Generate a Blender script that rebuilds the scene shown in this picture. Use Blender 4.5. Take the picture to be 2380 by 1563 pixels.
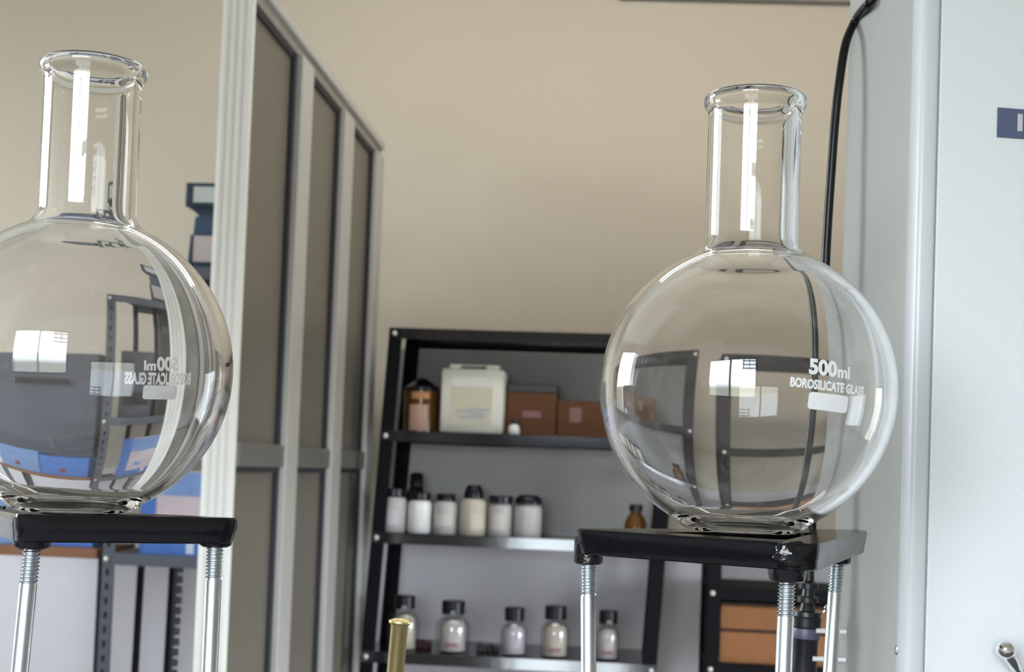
import bpy, bmesh, math, random
from mathutils import Vector, Matrix
random.seed(7)
for o in list(bpy.data.objects): bpy.data.objects.remove(o)
sc = bpy.context.scene
COL = sc.collection

# ------------------------------------------------------------------ camera
W, H, F = 2380.0, 1563.0, 3200.0
CX, CY = 1190.0, 968.0
PITCH, ROLL = 0.0385, 0.0372
EYE = Vector((0, 0, 1.12))
fwd = Vector((0, math.cos(PITCH), math.sin(PITCH)))
up0 = Vector((0, -math.sin(PITCH), math.cos(PITCH)))
rt0 = Vector((1, 0, 0))
rt = rt0 * math.cos(ROLL) + up0 * math.sin(ROLL)
up = up0 * math.cos(ROLL) - rt0 * math.sin(ROLL)
M = Matrix((rt, up, -fwd)).transposed().to_4x4()
M.translation = EYE
cam = bpy.data.cameras.new('camera')
cam.sensor_width = 36
cam.lens = F / W * 36
cam.shift_y = (CY - H / 2) / W
cam.clip_start = 0.01
cam.dof.use_dof = True
cam.dof.focus_distance = 0.47
cam.dof.aperture_fstop = 32
camo = bpy.data.objects.new('camera', cam)
camo.matrix_world = M
COL.objects.link(camo)
sc.camera = camo

def ray(px, py):
    return (fwd * F + rt * (px - CX) - up * (py - CY)).normalized()
def at_y(px, py, y):
    d = ray(px, py)
    return EYE + d * (y / d.y)
def at_plane(px, py, n, c):
    d = ray(px, py)
    return EYE + d * ((c - EYE.dot(n)) / d.dot(n))

# room frame: s along the back wall, D away from the camera
YAW = math.radians(5)
E1 = Vector((math.cos(YAW), -math.sin(YAW), 0))
E2 = Vector((math.sin(YAW), math.cos(YAW), 0))
def room(s, D, z): return E1 * s + E2 * D + Vector((0, 0, z))
def at_D(px, py, D):
    p = at_plane(px, py, E2, D); return p.dot(E1), p.z
def at_S(px, py, s):
    p = at_plane(px, py, E1, s); return p.dot(E2), p.z

# ------------------------------------------------------------------ world, light, exposure
w = bpy.data.worlds.new('sky'); sc.world = w; w.use_nodes = True
nt = w.node_tree; nt.nodes.clear()
out = nt.nodes.new('ShaderNodeOutputWorld'); bg = nt.nodes.new('ShaderNodeBackground')
tc = nt.nodes.new('ShaderNodeTexCoord'); sx = nt.nodes.new('ShaderNodeSeparateXYZ')
rp = nt.nodes.new('ShaderNodeValToRGB')
rp.color_ramp.elements[0].position = 0.485; rp.color_ramp.elements[0].color = (.16, .17, .15, 1)
rp.color_ramp.elements[1].position = 0.52; rp.color_ramp.elements[1].color = (.86, .94, 1.0, 1)
mr = nt.nodes.new('ShaderNodeMapRange'); mr.inputs['From Min'].default_value = -1; mr.inputs['From Max'].default_value = 1
nt.links.new(tc.outputs['Generated'], sx.inputs[0]); nt.links.new(sx.outputs['Z'], mr.inputs['Value'])
nt.links.new(mr.outputs[0], rp.inputs[0]); nt.links.new(rp.outputs[0], bg.inputs['Color'])
bg.inputs['Strength'].default_value = 30.0
nt.links.new(bg.outputs[0], out.inputs[0])

def portal(name, c, nrm, wd, ht):
    l = bpy.data.lights.new(name, 'AREA'); l.shape = 'RECTANGLE'; l.size = wd; l.size_y = ht
    l.cycles.is_portal = True
    o = bpy.data.objects.new(name, l); COL.objects.link(o)
    o.location = c; o.rotation_euler = Vector(nrm).to_track_quat('-Z', 'Z').to_euler()
    return o
# window openings: (wall, a0, a1, z0, z1)
WIN1 = (-0.72, 0.10, 0.96, 1.60)      # behind the photographer
WIN3 = (-4.1, -3.7, 1.0, 1.5)
FILL_WIN_LEFT = (1.7, 3.5, 1.3, 2.75)           # added out-of-view window for general light; left wall, D range
FILL_WIN_RIGHT = (1.3, 2.7, .15, 1.35)           # added unseen window filling the low back wall; right wall, D range
FRONT_D, BACK_D, LEFT_S, RIGHT_S, CEIL = -0.59, 4.25, -4.6, 2.2, 3.1
portal('window_daylight', room((WIN1[0]+WIN1[1])/2, FRONT_D-.12, (WIN1[2]+WIN1[3])/2), E2, WIN1[1]-WIN1[0], WIN1[3]-WIN1[2])
portal('window_daylight', room((WIN3[0]+WIN3[1])/2, FRONT_D-.12, (WIN3[2]+WIN3[3])/2), E2, WIN3[1]-WIN3[0], WIN3[3]-WIN3[2])
portal('window_daylight', room(LEFT_S-.12, (FILL_WIN_LEFT[0]+FILL_WIN_LEFT[1])/2, (FILL_WIN_LEFT[2]+FILL_WIN_LEFT[3])/2), E1, FILL_WIN_LEFT[1]-FILL_WIN_LEFT[0], FILL_WIN_LEFT[3]-FILL_WIN_LEFT[2])  # fill light through the added left-wall window

portal('window_daylight', room(RIGHT_S+.12, (FILL_WIN_RIGHT[0]+FILL_WIN_RIGHT[1])/2, (FILL_WIN_RIGHT[2]+FILL_WIN_RIGHT[3])/2), -E1, FILL_WIN_RIGHT[1]-FILL_WIN_RIGHT[0], FILL_WIN_RIGHT[3]-FILL_WIN_RIGHT[2])  # fill light through the added right-wall window
FILL_LAMP = 13.0  # strength of the added ceiling fill light
vs = sc.view_settings
sc.display_settings.display_device = 'sRGB'
vs.view_transform = 'Standard'; vs.look = 'None'; vs.gamma = 1; vs.use_curve_mapping = False
vs.exposure = 0.0
cy = sc.cycles
cy.max_bounces = 24; cy.diffuse_bounces = 5; cy.glossy_bounces = 16; cy.transmission_bounces = 20; cy.transparent_max_bounces = 12
cy.caustics_refractive = True; cy.caustics_reflective = False
cy.sample_clamp_indirect = 6
cy.use_denoising = True
try: cy.denoiser = 'OPENIMAGEDENOISE'
except Exception: pass

# ------------------------------------------------------------------ materials
def mat(name, col, rough=.5, metal=0, spec=.5, trans=0, ior=1.45, coat=0, noise=None, bump=None, coat_rough=.05):
    m = bpy.data.materials.new(name); m.use_nodes = True
    n = m.node_tree; b = n.nodes['Principled BSDF']
    b.inputs['Base Color'].default_value = (*col, 1)
    b.inputs['Roughness'].default_value = rough
    b.inputs['Metallic'].default_value = metal
    b.inputs['Specular IOR Level'].default_value = spec
    b.inputs['Transmission Weight'].default_value = trans
    b.inputs['IOR'].default_value = ior
    b.inputs['Coat Weight'].default_value = coat
    b.inputs['Coat Roughness'].default_value = coat_rough
    t = n.nodes.new('ShaderNodeTexCoord')
    if noise:                                   # (scale, amount)
        nz = n.nodes.new('ShaderNodeTexNoise'); nz.inputs['Scale'].default_value = noise[0]; nz.inputs['Detail'].default_value = 4
        mx = n.nodes.new('ShaderNodeMix'); mx.data_type = 'RGBA'
        a = noise[1]
        mx.inputs[6].default_value = (*[c * (1 - a) for c in col], 1); mx.inputs[7].default_value = (*[min(1, c * (1 + a)) for c in col], 1)
        n.links.new(t.outputs['Object'], nz.inputs['Vector']); n.links.new(nz.outputs['Fac'], mx.inputs[0]); n.links.new(mx.outputs[2], b.inputs['Base Color'])
    if bump:                                    # (scale, strength, distance)
        nz = n.nodes.new('ShaderNodeTexNoise'); nz.inputs['Scale'].default_value = bump[0]; nz.inputs['Detail'].default_value = 3
        bp = n.nodes.new('ShaderNodeBump'); bp.inputs['Strength'].default_value = bump[1]; bp.inputs['Distance'].default_value = bump[2]
        n.links.new(t.outputs['Object'], nz.inputs['Vector']); n.links.new(nz.outputs['Fac'], bp.inputs['Height']); n.links.new(bp.outputs[0], b.inputs['Normal'])
    return m

GLASS = mat('borosilicate glass', (1, 1, 1), 0, trans=1, ior=1.47)
PRINT = mat('white enamel print', (.98, .98, .98), .5, noise=(400, .03))
def translucent(m, col, w):
    n = m.node_tree; b = n.nodes['Principled BSDF']; o = n.nodes['Material Output']
    t = n.nodes.new('ShaderNodeBsdfTranslucent'); t.inputs[0].default_value = (*col, 1)
    x = n.nodes.new('ShaderNodeMixShader'); x.inputs[0].default_value = w
    n.links.new(b.outputs[0], x.inputs[1]); n.links.new(t.outputs[0], x.inputs[2]); n.links.new(x.outputs[0], o.inputs[0])
translucent(PRINT, (.95, .97, 1), .55)
CAST = mat('black enamelled cast iron', (.004, .004, .005), .16, spec=.3, noise=(300, .5), bump=(420, .25, .0004))
CASTG = mat('glossy lumpy black enamel', (.004, .004, .005), .12, spec=.4, bump=(520, .4, .0006))
ZINC = mat('bright zinc plate', (.50, .545, .58), .36, metal=1, noise=(60, .06), bump=(220, .15, .0001))
CHROME = mat('chrome', (.8, .82, .85), .08, metal=1)
BRASS = mat('brass', (.95, .76, .38), .33, metal=1, noise=(40, .08))
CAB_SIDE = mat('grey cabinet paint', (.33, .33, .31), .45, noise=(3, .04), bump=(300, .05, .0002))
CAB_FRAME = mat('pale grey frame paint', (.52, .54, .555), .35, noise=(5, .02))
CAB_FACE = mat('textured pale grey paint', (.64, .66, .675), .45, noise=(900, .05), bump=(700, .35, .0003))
SLATE = mat('slate blue label', (.075, .095, .16), .45, noise=(40, .05))
CABLE = mat('black cable', (.004, .004, .004), .3, spec=.3)
PLAST = mat('black plastic', (.008, .008, .011), .35, noise=(80, .3))
WALL = bpy.data.materials.new('two tone wall paint')
ALU = mat('anodised aluminium', (.56, .55, .53), .45, metal=.3, noise=(9, .04))
LAM = mat('grey brown laminate', (.155, .136, .112), .4, noise=(30, .06))
GASK = mat('dark gasket', (.03, .03, .04), .6, noise=(30, .1))
RACK = mat('black rack enamel', (.004, .004, .006), .55, spec=.15, noise=(40, .3))
LIPM = mat('glossy black shelf lip', (.01, .01, .014), .10, spec=.6, noise=(40, .3), bump=(14, .12, .002))
RACKG = mat('blue grey slotted steel', (.085, .095, .115), .45, metal=.2, noise=(60, .25))
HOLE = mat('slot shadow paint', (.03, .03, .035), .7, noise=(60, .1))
BOLT = mat('zinc bolt', (.75, .75, .72), .35, metal=.5, noise=(80, .1))
CEILM = mat('white ceiling paint', (.8, .8, .78), .8, noise=(4, .02))
FLOORM = mat('pale tile floor', (.62, .60, .58), .5, noise=(6, .1))
BENCH = mat('dark bench top', (.10, .09, .085), .4, noise=(12, .2))
STEEL = mat('grey bench steel', (.35, .36, .37), .5, noise=(12, .1))
JAR = mat('white plastic jar', (.50, .475, .48), .35, noise=(25, .04))
JARB = mat('bright glass jar', (.85, .86, .88), .12, noise=(60, .12))
JARC = mat('cream plastic jar', (.54, .50, .43), .35, noise=(25, .05))
CAPM = mat('black cap', (.006, .006, .012), .3, noise=(80, .2))
CLEAR = bpy.data.materials.new('clear bottle glass')
PAPERL = mat('off white label', (.62, .57, .56), .6, noise=(30, .05))
PAPERB = mat('cream label', (.62, .57, .48), .6, noise=(30, .05))
PAPERP = mat('lilac label', (.60, .56, .62), .6, noise=(30, .05))
REDP = mat('red print', (.42, .22, .23), .6, noise=(120, .2))
AMBER = mat('amber glass', (.12, .055, .014), .12, noise=(20, .3))
BROWN = mat('brown card', (.165, .06, .022), .6, noise=(10, .15))
BROWN2 = mat('orange brown card', (.26, .105, .035), .6, noise=(12, .12))
BROWNB = mat('brown board', (.20, .085, .04), .5, noise=(15, .2))
BOXW = mat('white can plastic', (.78, .77, .72), .4, noise=(14, .03))
GREYT = mat('grey tape', (.45, .42, .36), .5, noise=(40, .1))
BLUE = mat('blue card', (.06, .16, .48), .4, noise=(30, .35))
BLUE2 = mat('faded blue card', (.16, .26, .50), .5, noise=(25, .3))
PINK = mat('pale pink card', (.52, .43, .48), .5, noise=(18, .12))
DARKB = mat('dark blue plastic', (.02, .035, .06), .4, noise=(30, .3))
DARKG = mat('dark grey case', (.07, .075, .095), .45, noise=(6, .25))
PALE = mat('pale grey panel', (.42, .45, .43), .5, noise=(30, .05))
PKPAN = mat('pinkish grey panel', (.42, .36, .36), .5, noise=(30, .05))
DFRAME = mat('dark window frame', (.05, .055, .06), .4, noise=(30, .1))

def setup_wall():
    WALL.use_nodes = True; n = WALL.node_tree; b = n.nodes['Principled BSDF']; b.inputs['Roughness'].default_value = .7
    b.inputs['Specular IOR Level'].default_value = .25
    g = n.nodes.new('ShaderNodeNewGeometry'); s = n.nodes.new('ShaderNodeSeparateXYZ')
    m1 = n.nodes.new('ShaderNodeMapRange'); m1.inputs['From Min'].default_value = COOL_LIGHT_Z - .004; m1.inputs['From Max'].default_value = COOL_LIGHT_Z + .004
    nz = n.nodes.new('ShaderNodeTexNoise'); nz.inputs['Scale'].default_value = 2.2; nz.inputs['Detail'].default_value = 3
    mx = n.nodes.new('ShaderNodeMix'); mx.data_type = 'RGBA'
    mx.inputs[6].default_value = (.66, .635, .68, 1); mx.inputs[7].default_value = (.55, .492, .41, 1)
    m2 = n.nodes.new('ShaderNodeMix'); m2.data_type = 'RGBA'; m2.blend_type = 'MULTIPLY'; m2.inputs[0].default_value = 1
    r = n.nodes.new('ShaderNodeValToRGB'); r.color_ramp.elements[0].color = (.97, .965, .95, 1); r.color_ramp.elements[1].color = (1, 1, 1, 1)
    n.links.new(g.outputs['Position'], s.inputs[0]); n.links.new(g.outputs['Position'], nz.inputs['Vector'])
    n.links.new(s.outputs['Z'], m1.inputs['Value']); n.links.new(m1.outputs[0], mx.inputs[0])
    n.links.new(nz.outputs['Fac'], r.inputs[0]); n.links.new(mx.outputs[2], m2.inputs[6]); n.links.new(r.outputs[0], m2.inputs[7])
    n.links.new(m2.outputs[2], b.inputs['Base Color'])
COOL_LIGHT_Z = at_plane(1100, 1258, E2, BACK_D).z  # below this height the cooler daylight is put into the wall colour
setup_wall()
def thin_glass(m, refl, tint=(1, 1, 1, 1)):
    m.use_nodes = True; n = m.node_tree; n.nodes.clear()
    o = n.nodes.new('ShaderNodeOutputMaterial'); t = n.nodes.new('ShaderNodeBsdfTransparent'); g = n.nodes.new('ShaderNodeBsdfGlossy')
    t.inputs[0].default_value = tint; g.inputs['Roughness'].default_value = .03
    x = n.nodes.new('ShaderNodeMixShader'); x.inputs[0].default_value = refl
    n.links.new(t.outputs[0], x.inputs[1]); n.links.new(g.outputs[0], x.inputs[2]); n.links.new(x.outputs[0], o.inputs[0])
thin_glass(CLEAR, .10, (.88, .88, .90, 1))
PANE = bpy.data.materials.new('window pane glass'); thin_glass(PANE, .05, (.98, .99, .99, 1))

# ------------------------------------------------------------------ object helpers
def link(name, bm, m, parent=None, smooth=False, off=None):
    me = bpy.data.meshes.new(name)
    if off is not None: bmesh.ops.translate(bm, verts=bm.verts, vec=-Vector(off))
    bmesh.ops.recalc_face_normals(bm, faces=bm.faces)
    if smooth:
        for f in bm.faces: f.smooth = True
        if smooth is not True:
            for e in bm.edges:
                if len(e.link_faces) == 2 and e.calc_face_angle(0) > smooth: e.smooth = False
    bm.to_mesh(me); bm.free()
    if m: me.materials.append(m)
    o = bpy.data.objects.new(name, me); COL.objects.link(o)
    if parent: o.parent = parent
    return o
def tag(o, label=None, cat=None, group=None, kind=None):
    if label: o['label'] = label
    if cat: o['category'] = cat
    if group: o['group'] = group
    if kind: o['kind'] = kind
    return o
def thing(name, label, cat, loc=(0, 0, 0), group=None, kind=None, rz=0):
    o = bpy.data.objects.new(name, None); COL.objects.link(o); o.empty_display_size = .02
    o.location = loc; o.rotation_euler = (0, 0, rz)
    return tag(o, label, cat, group, kind)
def wloc(o):
    return Vector(o.location)
def part(name, bm, m, root, smooth=False, parent=None, label=None):
    """bm is in world coordinates; root is the (unrotated) thing"""
    o = link(name, bm, m, parent or root, smooth, off=root.location)
    if label: o['label'] = label
    return o
def dup(root, loc, rz=0, label=None, group=None):
    r = root.copy(); COL.objects.link(r); r.location = loc; r.rotation_euler = (0, 0, rz)
    if label: r['label'] = label
    if group: r['group'] = group
    for ch in list(root.children):
        c = ch.copy(); COL.objects.link(c); c.parent = r
        for g in ch.children:
            d = g.copy(); COL.objects.link(d); d.parent = c
    return r

def hexa(bm, P, bev=0, seg=2):
    """P: 8 points, bottom quad then top quad"""
    v = [bm.verts.new(p) for p in P]
    fs = [bm.faces.new([v[i] for i in q]) for q in ((3, 2, 1, 0), (4, 5, 6, 7), (0, 1, 5, 4), (1, 2, 6, 5), (2, 3, 7, 6), (3, 0, 4, 7))]
    if bev:
        es = list({e for f in fs for e in f.edges})
        bmesh.ops.bevel(bm, geom=es, offset=bev, segments=seg, affect='EDGES', profile=.5)
def rbox(bm, s0, s1, D0, D1, z0, z1, lean=0, zr=0, bev=0):
    P = []
    for z in (z0, z1):
        k = lean * (z - zr)
        P += [room(s0 + k, D0, z), room(s1 + k, D0, z), room(s1 + k, D1, z), room(s0 + k, D1, z)]
    hexa(bm, P, bev)
def box(bm, x0, x1, y0, y1, z0, z1, bev=0):
    hexa(bm, [Vector(p) for p in ((x0, y0, z0), (x1, y0, z0), (x1, y1, z0), (x0, y1, z0), (x0, y0, z1), (x1, y0, z1), (x1, y1, z1), (x0, y1, z1))], bev)
def lathe(bm, prof, seg=32, mtx=None, closed=False):
    """prof: (r, z) list; r==0 makes a pole"""
    rings = []
    for r, z in prof:
        if r < 1e-7: rings.append([bm.verts.new((0, 0, z))])
        else: rings.append([bm.verts.new((r * math.cos(2 * math.pi * i / seg), r * math.sin(2 * math.pi * i / seg), z)) for i in range(seg)])
    n = len(rings)
    for k in range(n if closed else n - 1):
        a, b = rings[k], rings[(k + 1) % n]
        if len(a) == 1 and len(b) == 1: continue
        for i in range(seg):
            j = (i + 1) % seg
            if len(a) == 1: bm.faces.new((a[0], b[j], b[i]))
            elif len(b) == 1: bm.faces.new((a[i], a[j], b[0]))
            else: bm.faces.new((a[i], a[j], b[j], b[i]))
    if mtx is not None:
        vs_ = [v for r in rings for v in r]
        bmesh.ops.transform(bm, matrix=mtx, verts=vs_)
def axis_mtx(a, b):
    a, b = Vector(a), Vector(b)
    q = (b - a).normalized().to_track_quat('Z', 'X')
    return Matrix.Translation(a) @ q.to_matrix().to_4x4()
def rod(bm, a, b, r, seg=20):
    L = (Vector(b) - Vector(a)).length
    lathe(bm, [(0, 0), (r, 0), (r, L), (0, L)], seg, axis_mtx(a, b))
def tube(bm, pts, r, seg=12, sub=8):
    P = [Vector(p) for p in pts]; Q = []
    for i in range(len(P) - 1):
        p0, p1, p2, p3 = P[max(i - 1, 0)], P[i], P[i + 1], P[min(i + 2, len(P) - 1)]
        for k in range(sub):
            t = k / sub
            Q.append(.5 * ((2 * p1) + (p2 - p0) * t + (2 * p0 - 5 * p1 + 4 * p2 - p3) * t * t + (3 * p1 - p0 - 3 * p2 + p3) * t ** 3))
    Q.append(P[-1])
    prev = None; rings = []
    nrm = Vector((0, 1, 0))
    for i, q in enumerate(Q):
        t = (Q[min(i + 1, len(Q) - 1)] - Q[max(i - 1, 0)]).normalized()
        nrm = (nrm - t * nrm.dot(t)).normalized(); bn = t.cross(nrm)
        rings.append([bm.verts.new(q + (nrm * math.cos(2 * math.pi * k / seg) + bn * math.sin(2 * math.pi * k / seg)) * r) for k in range(seg)])
    for a, b in zip(rings, rings[1:]):
        for k in range(seg): bm.faces.new((a[k], a[(k + 1) % seg], b[(k + 1) % seg], b[k]))
    bm.faces.new(rings[0]); bm.faces.new(rings[-1])
B = bmesh.new

# ------------------------------------------------------------------ room shell
def struct(name, bm, m, parent=None, kind='structure'):
    o = link(name, bm, m, parent)
    if not parent: o['kind'] = kind
    return o
def wall_holes(bm, a0, a1, z0, z1, holes, fn):
    xs = sorted({a0, a1, *[h[0] for h in holes], *[h[1] for h in holes]})
    zs = sorted({z0, z1, *[h[2] for h in holes], *[h[3] for h in holes]})
    for i in range(len(xs) - 1):
        for j in range(len(zs) - 1):
            cx, cz = (xs[i] + xs[i + 1]) / 2, (zs[j] + zs[j + 1]) / 2
            if any(h[0] < cx < h[1] and h[2] < cz < h[3] for h in holes): continue
            fn(xs[i], xs[i + 1], zs[j], zs[j + 1])
b = B(); rbox(b, LEFT_S - .12, RIGHT_S + .12, BACK_D, BACK_D + .12, 0, CEIL); struct('wall_back', b, WALL)
b = B(); wall_holes(b, LEFT_S - .12, RIGHT_S + .12, 0, CEIL, [WIN1, WIN3], lambda a, c, z0, z1: rbox(b, a, c, FRONT_D - .12, FRONT_D, z0, z1)); struct('wall_front', b, WALL)
b = B(); wall_holes(b, FRONT_D, BACK_D, 0, CEIL, [FILL_WIN_LEFT], lambda a, c, z0, z1: rbox(b, LEFT_S - .12, LEFT_S, a, c, z0, z1)); struct('wall_left', b, WALL)
b = B(); wall_holes(b, FRONT_D, BACK_D, 0, CEIL, [FILL_WIN_RIGHT], lambda a, c, z0, z1: rbox(b, RIGHT_S, RIGHT_S + .12, a, c, z0, z1)); struct('wall_right', b, WALL)
b = B(); rbox(b, LEFT_S - .12, RIGHT_S + .12, FRONT_D - .12, BACK_D + .12, CEIL, CEIL + .1); struct('ceiling', b, CEILM)
b = B(); rbox(b, LEFT_S - .12, RIGHT_S + .12, FRONT_D - .12, BACK_D + .12, -.1, 0); struct('floor', b, FLOORM)

def window(idx, a0, a1, z0, z1, fn, mull, grille=False):
    root = thing('window_%d' % idx, None, None, kind='structure')
    t = .028
    def add(name, boxes, m):
        bb = B()
        for (p, q, r_, s_) in boxes: fn(bb, p, q, r_, s_)
        link(name, bb, m, root)
    add('window_frame', [(a0, a0 + t, z0, z1), (a1 - t, a1, z0, z1), (a0 + t, a1 - t, z0, z0 + t), (a0 + t, a1 - t, z1 - t, z1)], DFRAME)
    step = (a1 - a0) / mull
    for k in range(1, mull): add('window_mullion', [(a0 + k * step - .008, a0 + k * step + .008, z0 + t, z1 - t)], DFRAME)
    for k in range(mull):
        bb = B(); fn(bb, a0 + k * step + .008 + (t - .008) * (k == 0), a0 + (k + 1) * step - .008 - (t - .008) * (k == mull - 1), z0 + t, z1 - t, .45, .55)
        link('window_pane', bb, PANE, root)
    if grille:
        for q in (.06, .12, .18): add('grille_bar', [(a0 + step * 1.45, a1 - t, z1 - q - .006, z1 - q)], DFRAME)
        for q in (.12, .21): add('grille_bar', [(a1 - q, a1 - q + .006, z1 - .19, z1 - t)], DFRAME)
def fwin(bb, p, q, r_, s_, u=0, v=1): rbox(bb, p, q, FRONT_D - .09 + .05 * u, FRONT_D - .09 + .05 * v, r_, s_)
def lwin(bb, p, q, r_, s_, u=0, v=1): rbox(bb, LEFT_S - .09 + .05 * u, LEFT_S - .09 + .05 * v, p, q, r_, s_)
def rwin(bb, p, q, r_, s_, u=0, v=1): rbox(bb, RIGHT_S + .04 + .05 * u, RIGHT_S + .04 + .05 * v, p, q, r_, s_)
window(4, *FILL_WIN_RIGHT, rwin, 3)  # added right-wall window, unseen, there for its light
window(1, *WIN1, fwin, 2, True); window(2, *FILL_WIN_LEFT, lwin, 3); window(3, *WIN3, fwin, 3)  # the left-wall one is added for light

# thin dark conduit high on the back wall
sA, zA = at_D(1440, -6, BACK_D - .01); sB, zB = at_D(2010, 7, BACK_D - .01)
b = B(); k = (zB - zA) / (sB - sA)
tube(b, [room(sA, BACK_D - .006, zA), room((sA + sB) / 2, BACK_D - .006, (zA + zB) / 2), room(sB + .3, BACK_D - .006, zB + k * .3)], .0062)
struct('trim_1', b, mat('grey conduit', (.13, .12, .10), .5, noise=(30, .1)))

# ceiling light added out of view to brighten the upper back wall
EMIT = bpy.data.materials.new('lit diffuser'); EMIT.use_nodes = True
_b = EMIT.node_tree.nodes['Principled BSDF']; _b.inputs['Emission Color'].default_value = (1, .95, .87, 1); _b.inputs['Emission Strength'].default_value = FILL_LAMP
lt = thing('ceiling_lamp', 'long white ceiling light fitting near the back wall', 'lamp', room(-.2, 3.2, CEIL))
b = B(); rbox(b, -1.2, 1.0, 3.05, 3.33, CEIL - .05, CEIL - .0002, bev=.004); part('housing', b, CEILM, lt)  # housing of the added fill light
b = B(); rbox(b, -1.17, .97, 3.08, 3.30, CEIL - .058, CEIL - .0502); part('diffuser', b, EMIT, lt)

# ------------------------------------------------------------------ work bench (below the frame; carries stands and cabinet)
BZ = 0.90
t = thing('work_bench', 'dark-topped lab bench under the two black tripods and grey cabinet', 'bench', (0, .55, 0))
b = B(); box(b, -.75, .85, .3, 1.0, BZ - .035, BZ, .004); part('bench_top', b, BENCH, t)
for x in (-.70, .76):
    for y in (.34, .92):
        b = B(); box(b, x, x + .045, y, y + .045, 0, BZ - .035); part('leg', b, STEEL, t)
for y in (.345, .925):
    b = B(); box(b, -.655, .76, y, y + .03, BZ - .12, BZ - .035); part('apron', b, STEEL, t)

# ------------------------------------------------------------------ partition of aluminium and laminate
PS = -0.78                                   # s of the face turned to the right
p0 = at_S(541, 1091, PS); D0 = p0[0]
ZP = at_S(775, 186, PS)[1]                   # top
PL = 0.0
t = thing('glazed_partition', 'aluminium-framed partition with grey-brown panels receding to the back wall', 'partition', room(PS, D0, 0))
t['label'] = 'silver-framed partition of grey-brown panels running back behind the left flask'
t.name = 'partition_screen'
TH = .062
def pb(bm, s0, s1, a, c, z0, z1, bev=0): rbox(bm, s0, s1, a, c, z0, z1, PL, 1.1, bev)
b = B(); pb(b, PS - TH, PS + .001, D0, D0 + .014, 0, ZP)
for k in range(4): pb(b, PS - TH + .004 + k * .016, PS - TH + .013 + k * .016, D0 - .004, D0, 0, ZP, .0015)
part('end_post', b, mat('pale anodised post', (.90, .89, .87), .5, noise=(9, .03)), t)
m_px = [(647, 675), (755, 777), (836, 850)]
Ds = [(at_S(a, 1200, PS)[0], at_S(c, 1200, PS)[0]) for a, c in m_px]
DE = Ds[-1][1]
zm = [at_S(548, 1017, PS)[1], at_S(548, 1086, PS)[1]]
zm = [(zm[0] + at_S(845, 1058, PS)[1]) / 2, (zm[1] + at_S(845, 1090, PS)[1]) / 2]
for a, c in Ds:
    b = B(); pb(b, PS - TH, PS + .012, a, c, 0, ZP - .045, .003); part('mullion', b, ALU, t)
b = B(); pb(b, PS - TH, PS + .012, D0 + .014, DE, ZP - .022, ZP, .003); part('top_rail', b, ALU, t)
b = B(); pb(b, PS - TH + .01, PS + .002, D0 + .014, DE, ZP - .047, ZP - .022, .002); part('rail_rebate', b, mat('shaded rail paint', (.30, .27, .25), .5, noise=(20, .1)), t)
b = B(); pb(b, PS - TH, PS + .008, D0 + .014, DE, zm[1], zm[0], .004); part('middle_rail', b, mat('grey rail', (.20, .19, .18), .35, metal=.3, noise=(20, .1)), t)
edges = [D0 + .014] + [d for p in Ds for d in p]
for k in range(3):
    a, c = edges[2 * k], edges[2 * k + 1]
    for z0, z1 in ((.02, zm[1]), (zm[0], ZP - .047)):
        b = B(); pb(b, PS - TH + .015, PS - .012, a, c, z0, z1); part('panel', b, LAM, t)
        b = B(); pb(b, PS - .012, PS - .002, c - .022, c, z0, z1)
        pb(b, PS - .012, PS - .004, a, c - .022, z1 - .012, z1); part('gasket', b, GASK, t)

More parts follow.
